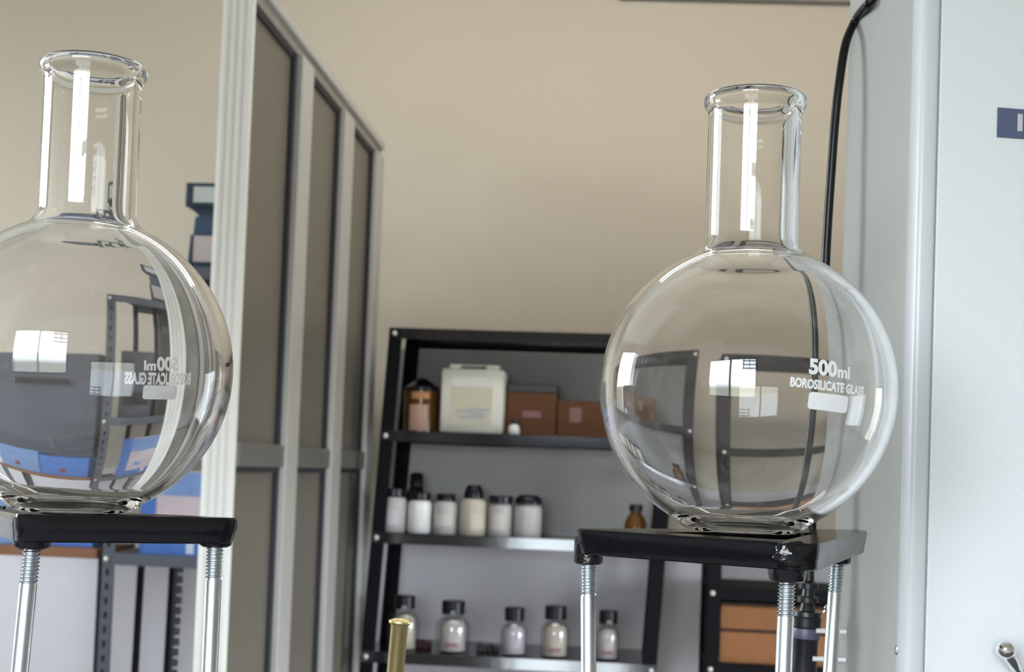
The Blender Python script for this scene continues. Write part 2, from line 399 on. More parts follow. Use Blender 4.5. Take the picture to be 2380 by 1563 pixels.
# ------------------------------------------------------------------ racks
def angle_post(bm, s, Dp, z0, z1, ws, wd, lean, zr, slots=False):
    """L-section upright: face ws wide (sign gives side), flange wd deep"""
    th = .003
    sa, sb = sorted((s, s + ws)); da, db = sorted((Dp, Dp + wd))
    ff = (Dp, Dp + th) if wd > 0 else (Dp - th, Dp)
    if slots:
        e = abs(ws) * .36
        rbox(bm, sa, sa + e, *ff, z0, z1, lean, zr); rbox(bm, sb - e, sb, *ff, z0, z1, lean, zr)
        z = z0
        while z < z1 - .02:
            rbox(bm, sa + e, sb - e, *ff, z, z + .022, lean, zr); z += .04
    else: rbox(bm, sa, sb, *ff, z0, z1, lean, zr)
    g = (s, s + th) if ws > 0 else (s - th, s)
    rbox(bm, *g, da, db, z0, z1, lean, zr)
def rack(t, s0, s1, Da, Db, ztop, shelves, lean, zr, m, pw=.038, lip=.03, slots=False, shelf_m=None, tilts={}, rear=None):
    for (s, ws) in ((s0, pw), (s1, -pw)):
        for (Dp, wd) in ((Da, .038), (Db, -.038)):
            if rear is not None and wd < 0: continue
            b = B(); angle_post(b, s, Dp, 0, ztop, ws, wd, lean, zr, slots); part('post', b, m, t)
            if slots:
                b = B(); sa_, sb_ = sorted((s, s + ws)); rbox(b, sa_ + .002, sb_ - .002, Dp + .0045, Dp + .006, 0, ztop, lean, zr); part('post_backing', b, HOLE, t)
    for z in shelves:
        k = lean * (z - zr)
        b = B()
        rbox(b, s0 + k + .003, s1 + k - .003, Da + .004, Db - .004, z - .0035, z - .0004)
        lf = lip * math.tan(math.radians(tilts.get(z, 0)))
        hexa(b, [room(s0 + k + .003, Da - .002 - lf, z - lip), room(s1 + k - .003, Da - .002 - lf, z - lip), room(s1 + k - .003, Da + .001, z - lip), room(s0 + k + .003, Da + .001, z - lip),
                 room(s0 + k + .003, Da - .002, z + .001), room(s1 + k - .003, Da - .002, z + .001), room(s1 + k - .003, Da + .001, z + .001), room(s0 + k + .003, Da + .001, z + .001)], .0006)
        rbox(b, s0 + k + .003, s1 + k - .003, Db - .001, Db + .002, z - lip, z)
        part('shelf', b, shelf_m or m, t)
        for s in (s0 + k + pw * .4, s1 + k - pw * .4):
            b = B(); lathe(b, [(0, .007), (.006, .005), (.0075, 0)], 14, axis_mtx(room(s, Da - .002, z - lip / 2), room(s, Da - .02, z - lip / 2)))
            part('bolt', b, BOLT, t, smooth=True)

RD = 3.80; RDB = 4.12
LEAN = .048
def rackz(px, py, D=RD): return at_D(px, py, D)[1]
zt = rackz(1100, 768); z1s = rackz(1100, 1008); z3s = rackz(1100, 1247); z4s = rackz(1130, 1528)
zr = z1s
sl = at_D(884, 1008, RD)[0]
# right post: measured at (1531,1317)
sr_, zz = at_D(1545, 1317, RD); sr = sr_ - LEAN * (zz - zr)
t1 = thing('storage_rack', 'black metal shelf rack with jars, leaning slightly against back wall', 'rack', room(sl, RD, 0))
rack(t1, sl, sr, RD, RDB, zt, [zt, z1s, z3s, z4s, z4s - .42], LEAN, zr, RACK, shelf_m=LIPM, tilts={z1s: -4, z3s: 4.3, z4s: 9})

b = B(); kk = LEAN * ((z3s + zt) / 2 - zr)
rbox(b, sl - .06, sr - .003, RDB + .0022, RDB + .0034, z3s, zt - .031, LEAN, zr)  # added grey sheet standing in for shade on the wall behind upper bays
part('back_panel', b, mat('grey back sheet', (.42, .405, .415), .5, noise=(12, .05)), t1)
# second rack, right
sl2, _ = at_D(1641, 1450, RD)
za = rackz(1750, 1369); zb_ = rackz(1750, 1547)
t2 = thing('storage_rack', 'black upright rack with orange-brown cartons behind the right tripod', 'rack', room(sl2, RD, 0))
zt2 = rackz(1750, 800)
rack(t2, sl2, sl2 + .62, RD, RDB, zt2, [zt2, rackz(1750, 1090), za, zb_, zb_ - .4], 0, za, RACK, lip=.034)

# third rack, left, behind the partition
sl3, _ = at_D(236, 1318, 3.75)
zg = rackz(350, 1291, 3.75); zg0 = rackz(460, 622, 3.75); zgm = rackz(380, 1015, 3.75)
t3 = thing('storage_rack', 'grey slotted-steel rack seen left of the partition behind left flask', 'rack', room(sl3, 3.75, 0))
rack(t3, sl3, sl3 + .50, 3.75, 4.05, zg0 + .0, [zg0, zgm, zg, zg - .5], .005, zg, RACKG, pw=.036, lip=.032, slots=True, rear=True)
# shelf bay to its left with brown board
sl4, _ = at_D(-160, 1290, 3.75)
t4 = thing('shelf_bay', 'low shelf with brown board left of grey slotted rack', 'shelf', room(sl4, 3.75, 0))
zb = rackz(120, 1272, 3.75)
b = B(); rbox(b, sl4, sl3 - .014, 3.745, 4.05, zb - .028, zb, bev=.002); part('board', b, BROWNB, t4)
for s in (sl4, at_D(238, 1340, 4.04)[0] - .006):
    b = B(); angle_post(b, s + .002, 4.048, 0, zb - .029, .038, -.038, 0, 0); part('post', b, RACKG, t4)
b = B(); angle_post(b, sl4 + .002, 3.75, 0, zb - .029, .038, .038, 0, 0); part('post', b, RACKG, t4)

# rear uprights of the grey rack: a black bar, and a black bar with a toothed grey edge
for (pa, slotted) in ((325, 0), (399, 1)):
    s_, _ = at_D(pa, 1330, 4.03)
    b = B(); rbox(b, s_ - .008, s_ + .008, 4.03, 4.05, 0, zg0, .012, zg - .04); part('post', b, RACK, t3, label='black rear upright')
    if slotted:
        b = B(); rbox(b, s_ + .0085, s_ + .013, 4.032, 4.05, 0, zg0, .012, zg - .04)
        for k in range(16):
            z = zg - .06 - k * .031; rbox(b, s_ + .013, s_ + .031, 4.034, 4.05, z - .012, z + .012, .012, zg - .04, .005)
        part('toothed_strip', b, RACKG, t3)

# ------------------------------------------------------------------ shelf contents
def jar(name, label, cat, px0, px1, pyb, pyt, zsh, D, m, group=None, capc=CAPM, cap_h=.02, cap_w=.86, arch=.3, dome=False, lab=None):
    """opaque jar with arched shoulder and black cap; px extents give width and height"""
    s0, _ = at_D(px0, pyb, D); s1, _ = at_D(px1, pyb, D); s = (s0 + s1) / 2; r = (s1 - s0) / 2 * .97
    h = (pyb - pyt) / F * D
    base = room(s, D, zsh)
    t = thing(name, label, cat, base, group)
    b = B(); prof = [(0, 0), (r * .93, 0), (r, .005)]
    hs = h - r * arch * 1.6
    prof.append((r, hs))
    for k in range(1, 7):
        a = k / 6 * math.pi / 2
        prof.append((r * (.62 + .38 * math.cos(a)), hs + (h - hs) * math.sin(a)))
    prof.append((0, h)); lathe(b, prof, 28, Matrix.Translation(base)); part('body', b, m, t, smooth=.7)
    b = B(); rc = r * cap_w
    if dome: prof = [(0, 0), (rc, 0), (rc, cap_h * .45), (rc * .8, cap_h * .85), (rc * .55, cap_h), (0, cap_h)]
    else: prof = [(0, 0), (rc, 0), (rc, cap_h * .9), (rc * .94, cap_h), (0, cap_h)]
    lathe(b, prof, 28, Matrix.Translation(base + Vector((0, 0, h + .0003)))); part('cap', b, capc, t, smooth=.7)
    if lab:
        b = B(); arc_patch(b, base, r + .0006, lab[0], lab[1], h * lab[2], h * lab[3]); part('label', b, lab[4], t)
    return t
def arc_patch(bm, base, r, a0, a1, z0, z1, top=0, n=10, th=.0006):
    """curved sheet facing the camera, optional arched top"""
    cols = []
    for k in range(n + 1):
        a = math.radians(-90 + a0 + (a1 - a0) * k / n)
        u = 2 * k / n - 1
        zt_ = z1 - top * (1 - math.sqrt(max(0, 1 - u * u)))
        d = Vector((math.cos(a), math.sin(a), 0))
        cols.append([bm.verts.new(base + d * rr + Vector((0, 0, zz_))) for rr, zz_ in ((r, z0), (r, zt_), (r + th, zt_), (r + th, z0))])
    for a, c in zip(cols, cols[1:]):
        for i in range(4): bm.faces.new((a[i], a[(i + 1) % 4], c[(i + 1) % 4], c[i]))
    bm.faces.new(cols[0]); bm.faces.new(cols[-1])
DJ = RD + .06
G3 = 'black-capped jars in a row on the third shelf'
jar('reagent_jar', 'white jar at the left end of the close jar row', 'jar', 881, 945, 1240, 1157, z3s, DJ, JAR, G3, cap_h=.022, lab=(-45, 20, .2, .65, PAPERP))
jar('reagent_jar', 'brightest glassy jar, second from left in the close row', 'jar', 945, 1003, 1240, 1163, z3s, DJ, JARB, G3, cap_h=.02)
jar('reagent_jar', 'pale jar third from left in the close row', 'jar', 1005, 1062, 1243, 1166, z3s, DJ, JAR, G3, cap_h=.02, cap_w=.8, lab=(-50, 40, .25, .6, PAPERL))
jar('reagent_jar', 'tallest cream jar with high domed black cap in the row', 'jar', 1066, 1130, 1243, 1158, z3s, DJ, JARC, G3, cap_h=.038, cap_w=.72, dome=True, lab=(-10, 60, .15, .6, PAPERB))
jar('reagent_jar', 'pale jar with wide flat cap, fifth from left in row', 'jar', 1133, 1190, 1245, 1168, z3s, DJ, JAR, G3, cap_h=.02, cap_w=1.0, lab=(-40, 20, .2, .7, PAPERL))
jar('reagent_jar', 'white jar with wide dark cap at right end of close row', 'jar', 1193, 1258, 1247, 1169, z3s, DJ, JAR, G3, cap_h=.024, cap_w=1.0, dome=True)
# dark dropper bottle behind them
s_, _ = at_D(963, 1240, DJ + .12); base = room(s_, DJ + .12, z3s)
t = thing('dropper_bottle', 'all-black tall-necked bottle rising behind two left jars', 'bottle', base)
hh = (1243 - 1103) / F * DJ
b = B(); lathe(b, [(0, 0), (.034, 0), (.036, .004), (.036, hh * .55), (.024, hh * .68), (.018, hh * .78)], 24, Matrix.Translation(base)); part('body', b, PLAST, t, smooth=.8)
b = B(); lathe(b, [(0, hh * .78), (.0215, hh * .78), (.019, hh * .97), (.013, hh), (0, hh)], 24, Matrix.Translation(base)); part('cap', b, CAPM, t, smooth=.8)
# amber bottle by the flask
s_, _ = at_D(1476, 1245, DJ); base = room(s_, DJ, z3s)
t = thing('amber_bottle', 'amber bottle on the third shelf beside the right flask', 'bottle', base)
hb = .086
b = B(); lathe(b, [(0, 0), (.029, 0), (.031, .004), (.031, hb * .6), (.024, hb * .8), (.016, hb * .9), (.016, hb)], 28, Matrix.Translation(base)); part('body', b, AMBER, t, smooth=.8)
b = B(); lathe(b, [(0, hb), (.019, hb), (.019, hb + .018), (0, hb + .018)], 24, Matrix.Translation(base)); part('cap', b, CAPM, t, smooth=.6)

def glass_bottle(label, pxl, pxr, pyb, pyt, glass_w, labm, red=False, ring=True, capw=.56):
    D = DJ + .02
    s0, _ = at_D(pxl, pyb, D); s1, _ = at_D(pxr, pyb, D); s = (s0 + s1) / 2; r = (s1 - s0) / 2
    R = r * glass_w; h = (pyb - pyt) / F * D
    base = room(s, D, z4s)
    t = thing('glass_reagent_bottle', label, 'bottle', base, 'glass bottles spaced along the lowest visible shelf')
    b = B(); lathe(b, [(0, 0), (R * .95, 0), (R, .004), (R, h * .66), (R * .93, h * .78), (R * .75, h * .88), (r * .66, h * .94), (r * .6, h)], 32, Matrix.Translation(base)); part('body', b, CLEAR, t, smooth=.9)
    b = B(); rr = r * .9
    prof = [(0, .004), (rr, .004), (rr, h * .62)] + [(rr * (.45 + .55 * math.cos(a)), h * .62 + h * .26 * math.sin(a)) for a in [i * math.pi / 12 for i in range(1, 7)]] + [(0, h * .88)]
    lathe(b, prof, 28, Matrix.Translation(base)); part('powder', b, labm, t, smooth=.8)
    if red:
        b = B(); arc_patch(b, base, rr + .001, -28, 28, h * .16, h * .27); part('print', b, REDP, t)
    hc = 30 / F * D
    b = B(); rc = r * capw * 1.45; lathe(b, [(0, h + .0003), (rc, h + .0003), (rc, h + hc), (rc * .9, h + hc + .001), (0, h + hc + .001)], 28, Matrix.Translation(base)); part('cap', b, CAPM, t, smooth=.6)
    if ring:
        c = base + Vector((0, -rc - .002, h + .004)); b = B()
        tube(b, [c + Vector((.0045 * math.cos(a), 0, .006 * math.sin(a))) for a in [i * math.pi / 6 for i in range(-1, 8)]], .0012, 8, 2); part('ring', b, BOLT, t, smooth=True)
    return t
glass_bottle('clear bottle partly hidden by the brass tube on lowest shelf', 908, 966, 1516, 1422, 1.28, PAPERB)
glass_bottle('clear bottle with pinkish print and ring cap, right of brass tube', 1017, 1083, 1520, 1433, 1.25, PAPERL, True)
glass_bottle('small lilac-white bottle near the middle of the lowest shelf', 1164, 1221, 1524, 1446, 1.12, PAPERP, False, False)
glass_bottle('cream bottle left of the right tripod leg on lowest shelf', 1257, 1319, 1526, 1440, 1.12, PAPERB, True, False)
glass_bottle('pale bottle right of the right tripod leg on lowest shelf', 1384, 1437, 1530, 1449, 1.08, PAPERL, True, True)
def small_block(name, label, cat, px0, px1, pyb, pyt, D, zsh, m, n=3):
    s0, _ = at_D(px0, pyb, D); s1, _ = at_D(px1, pyb, D); h = (pyb - pyt) / F * D
    t = thing(name, label, cat, room((s0 + s1) / 2, D, zsh))
    b = B()
    for k in range(n):
        a = s0 + (s1 - s0) * k / n; c = s0 + (s1 - s0) * (k + .92) / n
        rbox(b, a, c, D - .015, D + .02, zsh, zsh + h * (1 - .18 * (k % 2)), bev=.003)
    rbox(b, s0, s1, D - .01, D + .015, zsh, zsh + h * .5, bev=.001)
    part('body', b, m, t)
small_block('stopper_pack', 'small dark red pack between two left bottles', 'pack', 968, 1002, 1512, 1492, DJ + .05, z4s, mat('dark red', (.07, .012, .015), .5, noise=(80, .4)), 2)
small_block('stopper_pack', 'small black block left of the lilac-white bottle', 'pack', 1108, 1160, 1517, 1500, DJ + .05, z4s, PLAST, 4)

# top shelf of the black rack
D1 = RD + .05
def px_box(px0, px1, pyb, pyt, D, depth, zsh):
    s0, _ = at_D(px0, pyb, D); s1, _ = at_D(px1, pyb, D)
    return s0, s1, D, D + depth, zsh, zsh + (pyb - pyt) / F * D
s0, s1, d0, d1, za_, zb2 = px_box(930, 1012, 1003, 905, D1, .1, z1s)
c = room((s0 + s1) / 2, D1 + .05, z1s); r = (s1 - s0) / 2; h = zb2 - za_
t = thing('amber_jar', 'brown jar with peaked black lid beside the rack post', 'jar', c)
b = B(); lathe(b, [(0, 0), (r, 0), (r, h * .68), (r * .96, h * .70), (r * .96, h * .74), (r, h * .76), (r, h), (0, h)], 28, Matrix.Translation(c)); part('body', b, AMBER, t, smooth=.6)
b = B(); lathe(b, [(0, h + .0003), (r * .98, h + .0003), (r * .98, h + .01), (r * .25, h + .036), (0, h + .038)], 28, Matrix.Translation(c)); part('lid', b, CAPM, t, smooth=.6)
b = B(); arc_patch(b, c, r + .0006, -35, 25, .004, h * .66); part('label', b, mat('tan label', (.50, .33, .26), .6, noise=(30, .1)), t)
b = B(); arc_patch(b, c, r + .0006, -30, 30, h * .8, h * .96); part('label', b, mat('orange label', (.50, .24, .12), .6, noise=(30, .1)), t)

s0, s1, d0, d1, za_, zb2 = px_box(1020, 1168, 1006, 843, D1 - .01, .11, z1s)
t = thing('white_can', 'large square white plastic can on the top shelf', 'can', room((s0 + s1) / 2, D1, z1s))
hz = zb2 - za_; ws = s1 - s0
b = B(); rbox(b, s0, s1, d0, d1, za_, zb2 - .012, bev=.010)
part('body', b, BOXW, t, smooth=.6)
b = B(); rbox(b, s0 + ws * .12, s0 + ws * .30, d0 + .01, d1 - .01, zb2 - .0135, zb2, bev=.003); rbox(b, s0 + ws * .70, s0 + ws * .9, d0 + .01, d1 - .01, zb2 - .0135, zb2, bev=.003)
rbox(b, s0 + ws * .12, s0 + ws * .9, d0 + .035, d1 - .035, zb2 - .006, zb2 + .002, bev=.002)
part('handle', b, BOXW, t)
b = B(); rbox(b, s0 + ws * .17, s0 + ws * .82, d0 - .0012, d0 + .001, za_ + hz * .68, za_ + hz * .83); part('label', b, mat('white sticker', (.8, .8, .78), .5, noise=(20, .03)), t)
b = B(); rbox(b, s0 + ws * .17, s0 + ws * .82, d0 - .001, d0 + .001, za_ + hz * .12, za_ + hz * .66); part('label', b, mat('ivory sticker', (.64, .61, .50), .5, noise=(9, .06)), t)
b = B()
for (u0, u1, v) in ((.25, .5, .3), (.45, .78, .33), (.3, .7, .22), (.5, .72, .27)): rbox(b, s0 + ws * u0, s0 + ws * u1, d0 - .0018, d0, za_ + hz * v, za_ + hz * (v + .035))
part('print', b, mat('faded blue print', (.44, .45, .52), .5, noise=(60, .15)), t)

s0, s1, d0, d1, za_, zb2 = px_box(1176, 1291, 1006, 884, D1 + .05, .12, z1s)
t = thing('carton', 'taller brown carton with black top beside the white can', 'carton', room((s0 + s1) / 2, d0, z1s))
h = zb2 - za_
b = B(); rbox(b, s0, s1, d0, d1, za_, za_ + h * .84, bev=.002); part('body', b, BROWN, t)
b = B(); rbox(b, s0 - .001, s1 + .001, d0 - .001, d1, za_ + h * .84, zb2, bev=.002); part('lid', b, CAPM, t)
b = B(); rbox(b, s0 + .045, s0 + .098, d0 - .001, d0 + .001, za_ + h * .36, za_ + h * .48); part('label', b, mat('mauve label', (.36, .17, .20), .5, noise=(60, .1)), t)
s0, s1, d0, d1, za_, zb2 = px_box(1294, 1420, 1010, 924, D1 + .05, .12, z1s)
t = thing('carton', 'lower dark brown carton at the shelf end near right flask', 'carton', room((s0 + s1) / 2, d0, z1s))
h = zb2 - za_
b = B(); rbox(b, s0, s1, d0, d1, za_, zb2, bev=.002); part('body', b, BROWN, t)
b = B(); rbox(b, s0 + .035, s0 + .068, d0 - .001, d0 + .001, za_ + h * .42, za_ + h * .82); part('label', b, mat('tan label', (.33, .2, .16), .6, noise=(30, .1)), t)
s_, _ = at_D(1195, 1006, D1); c = room(s_, D1 - .005, z1s)
t = thing('vial', 'tiny white vial with black cap before the brown carton', 'vial', c)
b = B(); lathe(b, [(0, 0), (.014, 0), (.0165, .006), (.0165, .018), (.012, .028), (.008, .031)], 20, Matrix.Translation(c)); part('body', b, JARB, t, smooth=.8)
b = B(); lathe(b, [(0, .031), (.011, .031), (.011, .044), (0, .044)], 20, Matrix.Translation(c)); part('cap', b, CAPM, t, smooth=.6)

# cartons of the second rack
D2 = RD + .02
s0, _ = at_D(1673, 1470, D2); s1 = sl2 + .575
za_ = zb_; ztop_ = rackz(1750, 1406)
zmid = (rackz(1750, 1463) + rackz(1750, 1467)) / 2
for (z0, z1, lab) in ((za_, zmid - .002, 'lower orange-brown carton on the right rack shelf'), (zmid - .002, ztop_, 'upper orange-brown carton stacked on the right rack shelf')):
    t = thing('carton', lab, 'carton', room((s0 + s1) / 2, D2, z0), 'two stacked orange-brown cartons')
    b = B(); rbox(b, s0, s1, D2, D2 + .24, z0, z1 - .008, bev=.003); part('body', b, BROWN2, t)
    b = B(); rbox(b, s0 + .004, s1 - .004, D2 + .004, D2 + .236, z1 - .0082, z1 - .0004); part('lid', b, mat('dark carton seam', (.03, .012, .006), .7, noise=(30, .2)), t)

# contents of the left rack
D3 = 3.78
s0, s1, d0, d1, za_, zb2 = px_box(322, 500, 1290, 1088, D3, .14, zg)
t = thing('printed_box', 'blue and pink printed box on the grey slotted rack', 'box', room((s0 + s1) / 2, d0, zg))
h = zb2 - za_; ws = s1 - s0
b = B(); rbox(b, s0, s1, d0, d1, za_, zb2, bev=.002); part('body', b, PINK, t)
b = B(); rbox(b, s0, s1, d0 - .001, d0 + .001, za_, za_ + h * .16)
rbox(b, s0, s0 + ws * .2, d0 - .001, d0 + .001, za_ + h * .16, zb2)
part('blue_border', b, BLUE, t)
b = B()
rbox(b, s0 + ws * .2, s1, d0 - .0012, d0 + .001, zb2 - h * .30, zb2 - h * .02)
rbox(b, s0 + ws * .35, s0 + ws * .5, d0 - .0012, d0 + .001, za_ + h * .3, za_ + h * .42)
part('faded_print', b, BLUE2, t)
b = B(); rbox(b, s0 + ws * .62, s0 + ws * .72, d0 - .002, d0 + .001, za_ + h * .02, za_ + h * .15); part('white_patch', b, mat('pale patch', (.55, .6, .75), .5, noise=(30, .1)), t)
s0, s1, d0, d1, za_, zb2 = px_box(300, 415, 1016, 800, D3, .2, zgm)
t = thing('dark_box', 'dark box on the grey rack middle shelf, seen through left flask', 'box', room((s0 + s1) / 2, d0, zgm))
b = B(); rbox(b, s0, s1, d0, d1, za_, zb2, bev=.006); part('body', b, DARKG, t)
b = B(); rbox(b, s0 + .02, s1 - .02, d0 - .003, d0 + .002, za_ + .05, za_ + .1, bev=.001); part('handle', b, PLAST, t)
s0, s1, d0, d1, za_, zb2 = px_box(432, 530, 1016, 655, D3, .2, zgm)
t = thing('black_box', 'tall black box under the rack top, beside the partition post', 'box', room((s0 + s1) / 2, d0, zgm))
b = B(); rbox(b, s0, s1, d0, d1, za_, zb2, bev=.004); part('body', b, mat('brown black case', (.018, .016, .013), .5, noise=(30, .3)), t)
b = B(); rbox(b, s0 + .02, s1 - .02, d0 - .002, d0 + .001, zb2 - .09, zb2 - .06); part('label', b, DARKG, t)
# instrument on top of the rack
def P3(px, py, D=D3): return at_D(px, py, D)
t = thing('bench_instrument', 'dark blue instrument with pale screen head on the rack top', 'instrument', room(P3(480, 610)[0], D3, zg0))
sa, zu = P3(432, 424); sb, zl = P3(540, 482)
b = B(); rbox(b, sa, sb, D3, D3 + .1, zl, zu, bev=.003); part('head', b, DARKB, t)
b = B(); rbox(b, P3(451, 440)[0], sb - .006, D3 - .002, D3 + .002, zl + .012, zu - .012); part('screen', b, PALE, t)
sn0 = P3(448, 480)[0]; sn1 = P3(461, 503)[0]; zn = P3(461, 503)[1]
b = B(); hexa(b, [room(sn1, D3 + .01, zn), room(sb - .01, D3 + .01, zn), room(sb - .01, D3 + .08, zn), room(sn1, D3 + .08, zn), room(sn0 - .008, D3 + .01, zl), room(sb, D3 + .01, zl), room(sb, D3 + .08, zl), room(sn0 - .008, D3 + .08, zl)]); part('neck', b, DARKB, t)
b = B(); so = P3(447, 545)[0]; zo = P3(447, 545)[1]
hexa(b, [room(so, D3 + .005, zo), room(sb - .01, D3 + .005, zo), room(sb - .01, D3 + .09, zo), room(so, D3 + .09, zo), room(sn1 - .012, D3 + .005, zn), room(sb - .01, D3 + .005, zn), room(sb - .01, D3 + .09, zn), room(sn1 - .012, D3 + .09, zn)], .002); part('column', b, mat('blue plastic', (.03, .06, .10), .4, noise=(30, .3)), t)
sp = P3(434, 608)[0]; zp = zg0
b = B(); hexa(b, [room(sp, D3, zp), room(sb, D3, zp), room(sb, D3 + .12, zp), room(sp, D3 + .12, zp), room(so - .006, D3, zo), room(sb, D3, zo), room(sb, D3 + .12, zo), room(so - .006, D3 + .12, zo)], .002); part('base', b, DARKB, t)
b = B(); rbox(b, so + .006, sb - .02, D3 - .003, D3 + .002, zp + .02, zo - .004); part('panel', b, PKPAN, t)
# left bay: blue boxes on the board, dark case behind
s0, s1, d0, d1, za_, zb2 = px_box(-130, 40, 1272, 1150, D3, .1, zb)
for (pa, pc, pt, m, lab) in ((-140, 35, 1146, BLUE2, 'paler blue box on the brown board, left one'), (38, 215, 1160, BLUE, 'bright blue box on the brown board beside slotted post')):
    s0, s1, d0, d1, za_, zb2 = px_box(pa, pc, 1272, pt, D3, .1, zb)
    t = thing('blue_box', lab, 'box', room((s0 + s1) / 2, d0, zb))
    b = B(); rbox(b, s0, s1, d0, d1, za_, zb2, bev=.003); part('body', b, m, t)
    b = B(); rbox(b, s0 + .09, s0 + .12, d0 - .001, d0 + .001, za_ + .03, za_ + .06); part('print', b, mat('maroon print', (.2, .05, .08), .5, noise=(60, .2)), t)
s0, s1, d0, d1, za_, zb2 = px_box(-130, 226, 1272, 805, D3 + .12, .12, zb)
t = thing('dark_case', 'large dark grey case standing behind the blue boxes', 'case', room((s0 + s1) / 2, d0, zb))
b = B(); rbox(b, s0, s1, d0, d1, za_, zb2, bev=.008); part('body', b, DARKG, t)
b = B(); rbox(b, s0 + .12, s1 - .12, d0 - .012, d0 + .001, zb2 - .12, zb2 - .10, bev=.003); part('handle', b, PLAST, t)

# ------------------------------------------------------------------ grey cabinet at right
A8 = math.radians(8)
CF = Vector((math.cos(A8), math.sin(A8), 0)); CG = Vector((-math.sin(A8), math.cos(A8), 0))
c0 = at_y(2118, 1091, .58); CO = Vector((c0.x, c0.y, 0))
CDEP = 0.088
def cab(u, v, z): return CO + CF * u + CG * v + Vector((0, 0, z))
def cbox(bm, u0, u1, v0, v1, z0, z1, bev=0, seg=2):
    hexa(bm, [cab(u0, v0, z0), cab(u1, v0, z0), cab(u1, v1, z0), cab(u0, v1, z0), cab(u0, v0, z1), cab(u1, v0, z1), cab(u1, v1, z1), cab(u0, v1, z1)], bev, seg)
CT = 1.45
tcab = thing('control_cabinet', 'pale grey metal control cabinet filling the right edge', 'cabinet', cab(0, 0, BZ))
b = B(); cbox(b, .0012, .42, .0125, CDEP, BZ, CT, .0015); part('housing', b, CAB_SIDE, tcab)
b = B()
cbox(b, 0, .0085, 0, .012, BZ, CT, .0022, 3); cbox(b, .4115, .42, 0, .012, BZ, CT, .0022, 3)
cbox(b, .0085, .4115, 0, .012, CT - .01, CT, .001); cbox(b, .0085, .4115, 0, .012, BZ, BZ + .01, .001)
part('front_frame', b, CAB_FRAME, tcab, smooth=.5)
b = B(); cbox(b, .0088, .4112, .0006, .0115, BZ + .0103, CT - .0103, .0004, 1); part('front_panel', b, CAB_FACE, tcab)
nC = CG; cC = cab(0, .0006, 0).dot(CG)
def on_face(px, py):
    p = at_plane(px, py, CG, cC); return (p - CO).dot(CF), p.z
u0, z1 = on_face(2318, 251); _, z0 = on_face(2315, 319)
b = B(); cbox(b, u0, u0 + .062, -.0004, .0007, z0, z1); lab = part('name_plate', b, SLATE, tcab)
a0, zz0 = on_face(2362, 306); a1, zz1 = on_face(2374, 267)
b = B(); cbox(b, a0, a1, -.0007, -.0003, zz0, zz1, .0001)
a2 = on_face(2380.5, 290)[0]; cbox(b, a2, a2 + (a1 - a0), -.0007, -.0003, zz0, zz1, .0001)
part('lettering', b, PRINT, tcab, parent=lab, label='white letter strokes')
# toggle switch
ub, zb3 = on_face(2374, 1592)
base = cab(ub, -.0001, zb3); tip = at_y(2337, 1511, base.y - .017)
sw = B(); rod(sw, base + CG * .001, base - CG * .003, .0065, 6); nut = part('switch_nut', sw, CHROME, tcab)
b = B(); ax = axis_mtx(base - CG * .002, tip); L = (tip - (base - CG * .002)).length
prof = [(0, 0), (.0034, 0), (.0034, .002), (.0019, .004), (.0021, L * .5), (.0027, L * .8)]
for k in range(9):
    a = -math.pi / 3 + k / 8 * (math.pi / 2 + math.pi / 3); prof.append((.004 * math.cos(a) if k < 8 else 0, L + .004 * math.sin(a)))
lathe(b, prof, 28, ax); part('toggle_lever', b, CHROME, tcab, smooth=.9)
# screw on the side
def on_side(px, py, off=0):
    p = at_plane(px, py, CF, cab(.0012, 0, 0).dot(CF) + off); return p
ps = on_side(2090, 1513)
b = B(); lathe(b, [(.0030, -.0002), (.0028, .0006), (.0016, .0014), (0, .0017)], 20, axis_mtx(ps, ps - CF)); part('side_screw', b, CHROME, tcab, smooth=True)

# cable
pts = [on_side(2034, -12, .002), on_side(2020, 6, -.0035)]
for px, py, y in ((1990, 44, .655), (1966, 100, .652), (1951, 190, .65), (1941, 280, .65), (1932, 400, .65), (1924, 520, .65), (1918, 640, .65), (1913, 800, .65), (1905, 960, .65), (1894, 1120, .65), (1886, 1240, .65), (1882, 1318, .65)):
    pts.append(at_y(px, py, y))
b = B(); tube(b, pts, .0021, 14, 6)
o = link('power_cable', b, CABLE, None, True); tag(o, 'black cable hanging from the top corner of the grey cabinet', 'cable')
p = on_side(2022, 2); 
# ribbed black connector with chrome pins
top = at_y(1882, 1314, .65); bot = at_y(1866, 1600, .65)
t = thing('cable_connector', 'black ribbed cable connector with two silver pins beside cabinet', 'connector', bot)
L = (top - bot).length; px1 = .65 / F
prof = [(0, L), (3, L), (5, L - 25 * px1), (9, L - 42 * px1)]
prof = [(0, 0)]
def pr(px_r, y): prof.append((px_r * px1, L - (y - 1314) * px1))
prof = [(0, L)]
for r_, y_ in ((11, 1314), (12, 1350), (23, 1356), (23, 1368), (13, 1370), (15, 1386), (24, 1388), (24, 1400), (14, 1402), (19, 1420), (31, 1422), (32, 1432)): pr(r_, y_)
b = B(); q = list(prof) + [(0, prof[-1][1])]; lathe(b, q, 28, axis_mtx(bot, top)); part('strain_relief', b, PLAST, t, smooth=.5)
prof = [(0, L - 118.5 * px1)]
for r_, y_ in ((32, 1432.5), (34, 1436), (33, 1456), (31, 1459), (31, 1484), (29, 1488), (29, 1600)): pr(r_, y_)
b = B(); lathe(b, prof + [(0, prof[-1][1])], 28, axis_mtx(bot, top)); part('plug_body', b, PLAST, t, smooth=.5)
